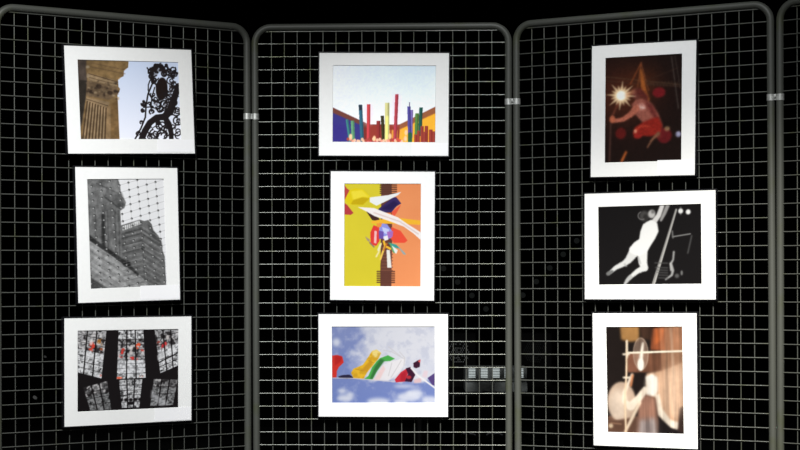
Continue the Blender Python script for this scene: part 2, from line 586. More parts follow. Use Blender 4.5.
def art_glass():
    c = Canvas(553, 450, 230, (24, 21, 22))
    n1, n2 = c.noise(9, 11, 2), c.noise(24, 12, 3)
    K = (22, 19, 20)

    def window(q, rows, vdark=None, tint=1.0):
        m = c.pmask(q)
        val = 96 + 128 * np.clip((n1 - .2) * 2.6, 0, 1) * (.6 + .6 * n2) - 70 * (n2 > .62)
        col = np.stack([val * tint, val * tint, val * tint * 1.01], -1)
        c.I = c.I * (1 - m[..., None]) + np.clip(col, 0, 240) * m[..., None]
        if vdark:
            v0, v1 = vdark
            c.poly([quadpt(q, 0, v0), quadpt(q, 1, v0), quadpt(q, 1, v1), quadpt(q, 0, v1)], (58, 54, 55), 3, .35)
            mv = c.pmask([quadpt(q, 0, v0), quadpt(q, 1, v0), quadpt(q, 1, v1), quadpt(q, 0, v1)])
            c.put(c.soft(mv * np.clip((c.noise(20, 13 + int(q[0][0]) % 50 + 60, 2) - .5) * 8, 0, 1), 1.5), (26, 23, 24), .85)
            c.put(c.soft(mv * np.clip((c.noise(16, 33 + int(q[1][0]) % 50, 2) - .6) * 8, 0, 1), 1.5), (214, 210, 210), .7)
        for u in (1 / 3, 2 / 3):
            c.line([quadpt(q, u, 0), quadpt(q, u, 1)], 7, K)
        for v in rows:
            c.line([quadpt(q, 0, v), quadpt(q, 1, v)], 2.6, K)

    ctr = [(222, 0), (355, 0), (369, 272), (213, 274)]
    window(ctr, (.1, .21, .31, .42, .62, .70, .79, .9), (.2, .62))
    c.poly([quadpt(ctr, .02, .63), quadpt(ctr, .98, .63), quadpt(ctr, .98, .9), quadpt(ctr, .02, .9)], (216, 216, 220), 4, .45)
    low = [(224, 280), (350, 280), (334, 436), (240, 436)]
    window(low, (.2, .38, .55, .8), None, .95)
    for x in (236, 262, 288, 314, 338):
        c.ell(x, 392, 11, 9, K, 2)
    c.ell(288, 412, 20, 9, K, 2)
    left = [(8, -30), (156, 5), (130, 268), (-12, 226)]
    window(left, (.2, .35, .62, .75, .88), (.0, .5))
    c.poly([(48, 118), (140, 152), (136, 180), (44, 150)], (214, 214, 216), 3, .7)
    right = [(416, -10), (548, -40), (556, 206), (450, 250)]
    window(right, (.25, .4, .72, .86), (.0, .5))
    c.poly([(432, 150), (530, 100), (533, 132), (436, 180)], (216, 216, 218), 3, .7)
    c.line([(440, 190), (545, 140)], 6, K)
    window([(34, 316), (160, 284), (182, 440), (72, 446)], (.25, .5, .75), (.0, .4), .62)
    window([(414, 282), (546, 290), (520, 430), (394, 432)], (.28, .55), (.0, .35), .66)
    c.poly([(400, 340), (500, 430), (455, 435), (396, 385)], (190, 190, 194), 4, .5)
    R = (206, 52, 46)
    for x, y, rx, ry, col in ((236, 136, 14, 20, R), (328, 92, 15, 18, (226, 84, 50)), (296, 162, 16, 8, R), (350, 120, 8, 14, (190, 70, 60)), (246, 112, 8, 8, (180, 60, 50)),
                              (226, 268, 14, 6, (228, 96, 66)), (350, 262, 16, 6, (232, 110, 76)), (78, 92, 17, 24, (200, 62, 46)), (122, 70, 14, 22, (150, 96, 40)), (128, 110, 8, 16, (140, 70, 40)),
                              (466, 105, 10, 22, (176, 44, 48)), (440, 80, 9, 12, (140, 60, 50)), (122, 252, 8, 6, (200, 90, 80)), (478, 85, 8, 10, (190, 60, 60)), (318, 165, 8, 10, (200, 70, 60))):
        mk_ = np.clip((c.noise(12, int(x), 2) - .42) * 6, 0, 1) * np.clip((1.25 - np.hypot((c.X - x) / rx, (c.Y - y) / ry)) * 3, 0, 1)
        c.put(c.soft(mk_, 1.5), col, .95)
    for x, y in ((290, 105), (288, 130), (75, 70), (490, 50)):
        c.ell(x, y, 9, 14, (214, 206, 204), 3, .8)
    for q in (ctr, left, right):
        for u in (1 / 3, 2 / 3):
            c.line([quadpt(q, u, 0), quadpt(q, u, 1)], 6, K)
    c.poly([(0, 300), (34, 316), (72, 450), (0, 450)], K, 2)
    return c.result()


def art_poles():
    c = Canvas(600, 450, 230, (214, 222, 240))
    t = np.clip(c.Y / 340, 0, 1)[..., None]
    c.I = np.array([206, 221, 246.]) * (1 - t) + np.array([240, 243, 250.]) * t
    n = c.noise(150, 21, 3)
    c.put(np.clip(1.2 - c.X / 260, 0, 1) * .75, (226, 228, 238))
    c.put(np.clip((n - .4) * 2, 0, 1), (232, 236, 246), .5)
    c.poly([(0, 246), (215, 345), (390, 345), (600, 238), (600, 450), (0, 450)], (122, 46, 42))
    c.poly([(0, 246), (215, 345), (215, 372), (0, 280)], (108, 62, 54), 2)
    c.poly([(0, 276), (176, 352), (176, 450), (0, 450)], (56, 52, 122), 2)
    c.poly([(0, 330), (80, 360), (80, 450), (0, 450)], (54, 46, 122), 8)
    c.poly([(600, 238), (385, 346), (385, 378), (600, 282)], (146, 88, 58), 2)
    c.poly([(600, 276), (392, 372), (385, 450), (600, 450)], (240, 170, 52), 2)
    c.poly([(215, 345), (390, 345), (380, 450), (215, 450)], (144, 56, 46), 2)
    c.line([(215, 346), (390, 346)], 5, (128, 66, 56))
    for x in (330, 350, 372, 400):
        c.line([(x, 380), (x, 450)], 12, (232, 168, 64), 2, .8)
    for x0, y0, x1, y1, w, col in (
            (86, 312, 106, 450, 15, (66, 134, 136)), (118, 320, 124, 450, 20, (104, 164, 124)), (163, 228, 176, 450, 21, (52, 106, 130)),
            (211, 224, 211, 450, 20, (216, 72, 78)), (268, 320, 270, 450, 22, (152, 54, 52)), (290, 290, 298, 450, 19, (66, 60, 36)),
            (318, 216, 318, 440, 26, (226, 220, 150)), (373, 166, 364, 440, 19, (192, 70, 84)), (446, 212, 448, 300, 5, (110, 100, 130)), (460, 256, 458, 420, 14, (136, 116, 192)),
            (443, 236, 450, 450, 19, (88, 80, 160)), (490, 276, 486, 450, 21, (92, 138, 70)), (513, 242, 508, 410, 20, (38, 92, 80))):
        if col[0] > 180 and col[1] < 100:
            c.line([(x0, y0 + 26), (x1, 325)], w * 2.3, (246, 206, 214), 11, .6)
        y0 += 3
        col = tuple(v * .93 for v in col)
        c.bar(x0, y0, x1, y1, w, col)
        c.bar(x0 + w * .3, y0, x1 + w * .3, y1, w * .36, tuple(v * .76 for v in col), 1)
    c.bar(163, 230, 165, 262, 19, (40, 50, 62), 1)
    c.line([(318, 300), (316, 440)], 14, (236, 228, 130), 3)
    c.line([(451, 400), (451, 450)], 24, (44, 92, 60), 1)
    for x, y, w in ((500, 378, 16), (520, 352, 18), (545, 350, 20), (570, 372, 22), (590, 382, 18), (536, 384, 20), (484, 400, 18)):
        c.bar(x, y, x, 450, w, (150, 62, 52))
        c.line([(x + w * .3, y + 8), (x + w * .3, 450)], w * .35, (126, 46, 40), 1)
    rg = random.Random(4)
    for i in range(26):
        x = 95 + i * 13 + rg.uniform(-4, 4)
        c.ell(x, 436 + rg.uniform(-8, 8), 8, 10, rg.choice(((226, 140, 120), (202, 82, 70), (230, 180, 150), (160, 70, 60), (180, 60, 60))), 1)
    for x, y in ((108, 415), (245, 425), (335, 412), (428, 390), (425, 425)):
        c.ell(x, y, 9, 16, (244, 196, 150), 2)
    c.mul(np.ones(c.X.shape), .97 + .06 * c.noise(10, 22))
    return c.result()


def art_streamers():
    c = Canvas(333, 450, 176, (214, 198, 50))
    c.put(np.clip(c.noise(90, 31), 0, 1), (226, 208, 56), .6)
    c.poly([(186, 0), (333, 0), (333, 450), (186, 450)], (240, 152, 98), 1)
    c.put(np.clip((c.X - 186) / 8, 0, 1) * np.clip(c.noise(80, 32), 0, 1), (232, 138, 86), .6)
    c.poly([(160, 0), (205, 0), (208, 230), (205, 450), (158, 450)], (104, 62, 52), 1)
    for y in range(4, 48, 8):
        c.line([(156, y), (226, y)], 5, (88, 56, 44))
    for y in range(382, 436, 8):
        c.line([(144, y), (219, y)], 5, (96, 58, 48))
    for y in range(280, 380, 14):
        c.line([(162, y), (210, y)], 4, (124, 78, 62), 1)
    c.poly([(18, 34), (50, 22), (82, 28), (118, 62), (82, 96), (20, 92), (4, 70)], (226, 202, 24), 1)
    c.poly([(30, 36), (78, 30), (112, 62), (80, 60), (40, 74)], (240, 220, 60), 3)
    c.poly([(40, 74), (80, 62), (112, 66), (82, 94), (30, 92)], (200, 170, 16), 2)
    c.poly([(0, 4), (12, 22), (24, 32), (4, 72), (0, 72)], (186, 72, 66), 1)
    c.poly([(0, 84), (16, 96), (42, 130), (30, 138), (0, 136)], (182, 62, 66), 1)
    c.poly([(148, 112), (210, 62), (225, 60), (246, 88), (226, 100), (205, 126), (150, 128)], (54, 42, 96), 1)
    c.poly([(160, 112), (215, 76), (235, 90), (200, 118)], (40, 30, 78), 3)
    c.poly([(204, 126), (246, 92), (238, 108), (226, 130), (214, 148)], (236, 92, 66), 1)
    c.poly([(112, 62), (190, 52), (246, 38), (232, 52), (186, 76), (140, 98), (112, 82)], (238, 240, 240), 1)
    c.poly([(96, 122), (150, 150), (160, 168), (122, 160)], (66, 38, 36), 1)
    c.poly([(150, 130), (200, 128), (215, 150), (160, 150)], (244, 132, 56), 1)
    c.poly([(118, 165), (210, 148), (250, 152), (333, 162), (333, 180), (250, 176), (120, 176)], (246, 184, 52), 1)
    c.poly([(60, 104), (130, 108), (232, 148), (275, 178), (333, 214), (333, 248), (300, 218), (258, 188), (190, 162), (130, 142), (100, 124)], (246, 238, 236), 1)
    c.line([(130, 128), (240, 166), (320, 220)], 5, (222, 196, 190), 2)
    for pts, col in (
            ([(128, 182), (152, 190), (154, 250), (140, 272), (116, 266), (114, 215)], (226, 62, 56)), ([(205, 190), (244, 206), (274, 248), (262, 258), (215, 258), (198, 235)], (238, 80, 58)),
            ([(152, 172), (186, 178), (206, 205), (205, 236), (178, 246), (154, 230)], (146, 150, 226)), ([(165, 190), (195, 200), (190, 222), (170, 215)], (200, 206, 244)),
            ([(150, 205), (172, 210), (170, 240), (152, 242)], (110, 84, 170)), ([(185, 210), (212, 208), (210, 232), (190, 238)], (170, 110, 190)), ([(140, 175), (165, 172), (160, 190), (145, 192)], (240, 150, 60)),
            ([(170, 232), (188, 226), (192, 244), (176, 250)], (242, 236, 240)), ([(188, 256), (226, 266), (244, 284), (214, 278)], (56, 156, 148)), ([(205, 268), (232, 290), (226, 306), (208, 290)], (236, 240, 236)),
            ([(184, 288), (198, 290), (206, 366), (188, 366)], (236, 232, 226)), ([(132, 206), (142, 208), (140, 262), (130, 258)], (246, 190, 190)), ([(228, 268), (262, 300), (268, 310), (256, 308)], (150, 170, 170)),
            ([(92, 230), (112, 244), (112, 256), (100, 248)], (170, 150, 120))):
        c.poly(pts, col, 1)
    for pts, w, col in (([(172, 252), (178, 272), (200, 284)], 9, (246, 190, 50)), ([(160, 262), (150, 300), (140, 318)], 7, (240, 226, 160)), ([(176, 276), (164, 310), (158, 330)], 8, (244, 200, 90)),
                        ([(156, 268), (148, 290)], 7, (236, 236, 190)), ([(185, 262), (172, 290)], 6, (200, 120, 40)), ([(200, 262), (216, 300)], 6, (90, 170, 110)), ([(112, 258), (130, 276)], 6, (150, 120, 110))):
        c.line(pts, w, col, .6)
    return c.result()


def art_flags():
    c = Canvas(602, 450, 230, (150, 164, 212))
    t = np.clip(c.Y / 450, 0, 1)[..., None]
    c.I = np.array([134, 146, 194.]) * (1 - t) + np.array([116, 134, 196.]) * t
    n, n2 = c.noise(120, 41, 5), c.noise(40, 42, 4)
    d = np.clip((c.X - 88 + (n - .5) * 260 + (n2 - .5) * 90) / 130, 0, 1) * np.clip((330 - c.Y + (n2 - .5) * 50 + (c.X - 300) * .02) / 30, 0, 1)
    c.put(d, (224, 224, 232), .96)
    c.put(np.clip((c.noise(34, 47, 4) - .5) * 5, 0, 1) * d, (186, 190, 212), .5)
    c.put(np.clip((c.noise(60, 48, 4) - .52) * 5, 0, 1) * (1 - d), (176, 184, 218), .55)
    c.put(np.clip((n - .42) * 3, 0, 1) * d, (198, 202, 222), .6)
    c.put(np.clip((n2 - .5) * 4, 0, 1) * np.clip(1 - np.abs(c.X - 180) / 120, 0, 1) * (c.Y < 200), (232, 232, 240), .6)
    for x, y, rx, ry in ((80, 420, 46, 18), (62, 376, 20, 14), (30, 95, 22, 24), (110, 400, 20, 14), (272, 438, 66, 20), (450, 412, 70, 26), (480, 390, 50, 18), (400, 440, 40, 14), (570, 430, 46, 22), (420, 350, 60, 8)):
        c.ell(x, y, rx, ry, (226, 228, 240), 9, .85)
    c.poly([(0, 172), (36, 168), (64, 178), (72, 212), (44, 238), (32, 262), (30, 298), (0, 302)], (214, 54, 46), 1)
    c.poly([(20, 172), (60, 176), (58, 205), (20, 230)], (190, 40, 38), 4)
    c.poly([(38, 294), (62, 285), (104, 282), (134, 302), (90, 306), (46, 302)], (44, 40, 66), 1)
    c.poly([(300, 226), (345, 205), (425, 186), (428, 215), (400, 262), (350, 305), (330, 318), (245, 316)], (236, 232, 236), 3, .9)
    c.poly([(300, 226), (312, 250), (280, 312), (246, 312)], (238, 206, 206), 3, .9)
    for p in ([(300, 140), (350, 150), (420, 190)], [(330, 120), (380, 160), (400, 175)], [(395, 150), (425, 185), (420, 230)], [(350, 215), (330, 290)], [(405, 200), (345, 300)]):
        c.line(p, 4, (204, 200, 204), 1.5)
    c.poly([(236, 146), (262, 138), (288, 156), (272, 190), (242, 228), (206, 270), (186, 308), (128, 304), (114, 272), (128, 248), (182, 226), (214, 182)], (236, 186, 48), 1)
    c.poly([(236, 146), (262, 138), (286, 156), (274, 186), (240, 180)], (240, 216, 130), 3)
    c.poly([(190, 236), (230, 196), (240, 220), (206, 266), (170, 262)], (206, 152, 40), 4)
    c.put(c.soft(np.clip((c.noise(16, 49, 2) - .5) * 6, 0, 1) * c.pmask([(236, 146), (262, 138), (288, 156), (272, 190), (206, 270), (186, 308), (128, 304), (114, 272), (182, 226)]), 2), (196, 148, 36), .6)
    c.line([(140, 250), (190, 262)], 4, (190, 140, 40), 1)
    c.line([(215, 200), (245, 214)], 4, (196, 146, 40), 1)
    c.poly([(284, 186), (328, 170), (368, 190), (340, 204), (302, 206), (262, 266), (238, 310), (188, 310), (214, 290), (236, 240), (262, 206)], (76, 172, 78), 1)
    c.poly([(284, 190), (310, 200), (262, 262), (238, 308), (222, 308), (250, 240)], (56, 116, 62), 4)
    c.line([(0, 302), (130, 304), (250, 314), (365, 324)], 4, (212, 206, 214), .8)
    c.poly([(366, 312), (402, 268), (440, 244), (446, 268), (428, 322), (374, 328)], (202, 48, 62), 1)
    c.poly([(400, 280), (435, 258), (430, 320), (400, 322)], (176, 36, 50), 4)
    c.poly([(430, 246), (458, 238), (486, 284), (464, 326), (424, 322), (444, 280)], (62, 26, 50), 1)
    c.ell(448, 298, 14, 10, (186, 50, 60), 3)
    c.poly([(474, 216), (500, 200), (514, 196), (512, 238), (490, 246), (476, 240)], (60, 26, 48), 1)
    c.poly([(500, 204), (516, 194), (514, 216)], (220, 90, 90), 1)
    c.poly([(478, 312), (520, 300), (520, 328), (478, 332)], (224, 190, 196), 3)
    c.poly([(536, 258), (560, 262), (552, 300), (524, 296)], (226, 206, 216), 3)
    c.line([(462, 244), (500, 288), (548, 322), (602, 362)], 9, (238, 234, 238), 1)
    c.poly([(556, 302), (602, 270), (602, 348), (582, 342)], (86, 68, 126), 1)
    return c.result()


def art_acrobat():
    c = Canvas(318, 450, 176, (26, 17, 15))
    d = np.hypot(c.X - 75, c.Y - 165)
    c.put(np.exp(-(d / 95) ** 2), (128, 62, 36), .8)
    c.put(np.exp(-(d / 190) ** 2), (58, 28, 22), .55)
    c.put(np.exp(-(np.hypot(c.X - 155, c.Y - 120) / 70) ** 2), (86, 42, 22), .6)
    for p, w, col in (([(0, 82), (318, 132)], 3, (92, 66, 48)), ([(0, 100), (318, 140)], 3, (74, 50, 38)), ([(150, 30), (105, 120)], 5, (130, 66, 36)), ([(150, 30), (128, 190)], 4, (130, 70, 40)),
                      ([(148, 30), (182, 150)], 4, (130, 70, 40)), ([(272, 10), (302, 230)], 3, (92, 84, 78)), ([(286, 10), (310, 150)], 2, (84, 76, 70)), ([(26, 270), (22, 440)], 7, (74, 48, 42)), ([(160, 110), (300, 60)], 2, (70, 50, 40))):
        c.line(p, w, col, 1.2)
    for i in range(10):
        x = 170 + i * 13
        c.line([(x, 108 + (x - 170) * .05), (x + 7, 130 + (x - 170) * .05), (x + 13, 110 + (x - 170) * .05)], 2, (74, 54, 42))
    for x, y, rx, ry, col in ((223, 159, 26, 21, (128, 28, 34)), (68, 325, 22, 24, (98, 26, 24)), (246, 340, 30, 32, (104, 26, 30)), (303, 336, 11, 12, (172, 172, 206)), (257, 312, 11, 10, (150, 116, 84)), (222, 340, 10, 10, (110, 50, 40))):
        c.ell(x, y, rx, ry, col, 3, .92)
    c.line([(22, 268), (62, 190)], 6, (150, 80, 60), 3, .7)
    c.line([(148, 60), (155, 100), (162, 150), (172, 185)], [8, 16, 20, 26], (168, 92, 42), 3)
    c.poly([(112, 205), (132, 182), (166, 180), (196, 206), (222, 250), (238, 298), (226, 330), (160, 285), (122, 240)], (158, 90, 76), 3)
    c.poly([(160, 190), (198, 210), (236, 300), (224, 328), (200, 260)], (108, 44, 40), 5)
    c.ell(152, 216, 16, 14, (210, 146, 132), 4)
    c.line([(142, 216), (166, 222)], 4, (240, 220, 210), 1.5)
    c.ell(132, 160, 19, 24, (112, 58, 50), 3)
    c.poly([(116, 145), (150, 138), (182, 175), (176, 196), (150, 176)], (98, 42, 36), 4)
    c.line([(130, 222), (112, 244), (78, 266), (34, 272)], [30, 24, 19, 15], (188, 106, 84), 2)
    c.ell(33, 264, 12, 15, (196, 106, 76), 2)
    c.poly([(118, 322), (126, 302), (152, 284), (196, 266), (222, 262), (238, 298), (228, 330), (192, 342), (160, 338), (140, 348), (122, 346)], (142, 36, 28), 3)
    c.line([(126, 318), (150, 296), (186, 300)], 6, (196, 70, 50), 3)
    c.ell(140, 338, 14, 10, (150, 36, 32), 3)
    c.line([(222, 330), (196, 356), (178, 388)], [14, 9, 5], (130, 86, 64), 2)
    c.line([(72, 445), (90, 405)], 9, (190, 96, 44), 3)
    c.ell(128, 318, 6, 8, (232, 150, 120), 2)
    c.melt(4, .8)
    c.mul(np.ones(c.X.shape), .80 + .24 * c.noise(8, 55, 3))
    for k in range(16):
        a = 2 * PI * k / 16 + .1
        r = 62 if k % 2 == 0 else 44
        c.line([(68, 165), (68 + r * math.cos(a), 165 + r * math.sin(a))], [15, 1.5], (255, 226, 180), 3, .7)
    c.ell(68, 165, 32, 32, (255, 220, 170), 8, .8)
    c.ell(68, 165, 20, 20, (255, 252, 240), 4)
    c.line([(90, 165), (120, 150)], 14, (220, 150, 110), 6, .6)
    return c.result()


def art_dancer():
    c = Canvas(578, 450, 230, (25, 23, 24))
    W = (246, 246, 246)
    c.line([(438, 30), (390, 190), (308, 450)], [8, 13, 17], (156, 154, 152), 1)
    c.line([(442, 30), (394, 190), (314, 450)], [4, 5, 6], (205, 203, 200), 1)
    for x, y in ((463, 40), (504, 46)):
        c.ell(x, y, 13, 14, (250, 250, 250), 3)
    c.line([(463, 18), (463, 60)], 5, (200, 200, 200), 2, .6)
    c.line([(418, 182), (515, 168)], 6, (150, 150, 150), 1.5)
    c.line([(416, 150), (420, 188)], 8, (120, 120, 120), 2)
    c.line([(522, 178), (500, 275)], 7, (84, 84, 84), 2)
    c.line([(424, 266), (420, 310), (408, 330), (418, 370), (412, 395), (378, 420)], [10, 9, 12, 14, 12, 8], (170, 170, 170), 2)
    c.line([(404, 330), (408, 370)], 8, (196, 196, 196), 2)
    c.ell(466, 384, 6, 14, (120, 120, 120), 3)
    c.ell(440, 400, 12, 12, (92, 92, 92), 4)
    for i, y in enumerate((326, 352, 366, 380, 394, 410)):
        c.line([(318 + 4 * i, y), (390, y + 3)], 5, (88, 88, 88), 2)
    c.line([(355, 88), (374, 50), (392, 8)], [14, 20, 22], (160, 158, 158), 3)
    c.ell(262, 62, 26, 30, (74, 72, 72), 5)
    c.ell(270, 70, 14, 18, (50, 48, 48), 4)
    c.ell(304, 52, 20, 24, (196, 194, 194), 4)
    c.ell(310, 40, 10, 10, (120, 118, 118), 4)
    c.line([(316, 96), (342, 62), (362, 8)], [30, 26, 24], (222, 220, 220), 2)
    c.line([(205, 262), (172, 308), (150, 326), (100, 350), (62, 382)], [58, 40, 32, 24, 16], (226, 226, 226), 2)
    c.line([(250, 268), (252, 320), (262, 354)], [58, 48, 38], (236, 236, 236), 2)
    c.line([(262, 352), (222, 372), (182, 404)], [36, 28, 20], (230, 230, 230), 2)
    c.line([(182, 404), (166, 420), (150, 444)], [24, 22, 14], (190, 190, 190), 2)
    c.line([(150, 330), (160, 342)], 8, (180, 180, 180), 2)
    c.line([(80, 370), (56, 384)], [14, 22], (120, 120, 120), 3)
    c.poly([(254, 118), (270, 98), (300, 84), (334, 104), (341, 150), (322, 190), (296, 230), (278, 262), (236, 286), (206, 280), (176, 262), (178, 240), (206, 208), (238, 188), (244, 150)], W, 2)
    c.line([(262, 110), (246, 150), (240, 190)], 12, W, 2)
    c.line([(228, 290), (240, 330)], 5, (170, 170, 170), 3)
    c.ring(250, 60, 22, 6, (110, 108, 108), 60, 250)
    c.melt(2.5, .7)
    return c.result()


def art_blur():
    c = Canvas(325, 450, 176, (34, 27, 25))
    n = c.noise(60, 61, 4)
    c.poly([(62, 0), (146, 0), (142, 62), (100, 66), (66, 56)], (172, 126, 76), 5)
    c.poly([(146, 0), (196, 0), (192, 60), (150, 50)], (64, 44, 34), 5)
    c.poly([(200, 8), (325, 0), (325, 110), (190, 100), (192, 70)], (158, 86, 54), 5)
    c.poly([(210, 10), (250, 10), (236, 60), (205, 80)], (196, 104, 58), 5)
    c.poly([(92, 116), (325, 108), (325, 192), (92, 194)], (112, 74, 56), 3)
    c.poly([(92, 112), (150, 112), (130, 192), (92, 192)], (140, 92, 72), 4)
    c.poly([(250, 0), (325, 0), (325, 200), (236, 200)], (196, 150, 118), 10, .6)
    c.poly([(4, 378), (132, 378), (132, 450), (0, 450)], (110, 78, 62), 3)
    c.ell(64, 318, 60, 84, (206, 178, 156), 4)
    c.ell(50, 330, 40, 66, (226, 206, 188), 10, .8)
    c.poly([(20, 400), (130, 380), (130, 450), (0, 450), (0, 400)], (104, 74, 60), 4)
    c.ell(16, 420, 10, 10, (216, 190, 160), 3)
    c.line([(16, 408), (60, 412)], 5, (160, 120, 96), 2)
    c.poly([(170, 198), (236, 186), (325, 150), (325, 340), (304, 428), (276, 420), (222, 374), (206, 300), (166, 286)], (214, 170, 138), 4)
    for x, a in ((232, .5), (252, .35), (275, .5), (296, .35), (312, .4)):
        c.line([(x, 0), (x + 8, 200), (x + 10, 380)], 8, (246, 220, 196) if x % 2 else (186, 140, 112), 4, a)
    c.poly([(206, 290), (216, 370), (268, 424), (298, 430), (304, 400), (268, 390), (236, 346), (222, 280)], (252, 238, 220), 4)
    c.poly([(166, 212), (196, 200), (216, 214), (216, 270), (206, 294), (168, 288), (176, 250)], (254, 248, 238), 4)
    c.poly([(218, 388), (268, 424), (325, 445), (325, 450), (216, 450)], (36, 30, 30), 3)
    c.poly([(304, 340), (325, 330), (325, 445), (296, 436)], (58, 44, 40), 4)
    c.poly([(136, 300), (168, 286), (208, 300), (216, 400), (212, 450), (126, 450)], (160, 116, 98), 6)
    c.poly([(142, 392), (206, 386), (210, 450), (132, 450)], (140, 124, 122), 12)
    c.line([(150, 400), (146, 446)], 12, (190, 178, 176), 7)
    c.line([(192, 390), (200, 446)], 12, (186, 176, 174), 7)
    c.ell(148, 116, 31, 68, (170, 140, 122), 3, .62)
    c.ring(148, 116, 31, 4, (206, 180, 160), 0, 360, .6, 2.15)
    c.line([(158, 70), (150, 120), (146, 180)], [6, 16, 14], (250, 240, 226), 3)
    c.ell(147, 160, 13, 26, (255, 250, 240), 3)
    c.line([(164, 266), (132, 308), (102, 338), (76, 318), (76, 278), (110, 204)], [26, 30, 34, 20, 14, 12], (250, 232, 212), 3)
    c.line([(104, 250), (112, 206)], 9, (224, 146, 100), 3)
    c.line([(140, 320), (110, 380), (76, 446)], [14, 14, 10], (246, 222, 196), 3)
    c.line([(90, 62), (86, 200), (78, 300), (80, 446)], 8, (238, 206, 172), 1.5)
    c.line([(94, 112), (325, 104)], 8, (252, 238, 214), 1.2)
    for y in (118, 216):
        c.line([(74, y), (98, y)], 8, (250, 236, 214), 1.5)
    c.line([(90, 62), (90, 130)], 8, (252, 238, 214), 1.5)
    c.poly([(236, 190), (325, 160), (325, 330), (300, 380), (250, 370), (226, 290)], (236, 200, 172), 18, .6)
    c.melt(3, .75)
    c.mul(np.clip((c.X - 120) / 40, 0, 1), .74 + .5 * c.noise(16, 67, 3, .06))
    c.line([(94, 112), (325, 104)], 5, (254, 242, 222), 1.2, .9)
    c.line([(89, 62), (86, 200), (79, 300), (80, 446)], 4, (246, 220, 190), 1.2, .8)
    c.ell(190, 245, 22, 38, (255, 250, 240), 9, .9)
    c.ell(147, 160, 10, 22, (255, 250, 240), 4, .9)
    c.mul(np.ones(c.X.shape), .90 + .24 * n)
    return c.result()


# ------------------------------------------------------------------ picture frames
FRONT = 0.025           # mat face in front of the wire plane
LIP = 0.0045            # width of the black frame round the mat
BACKN = 0.008


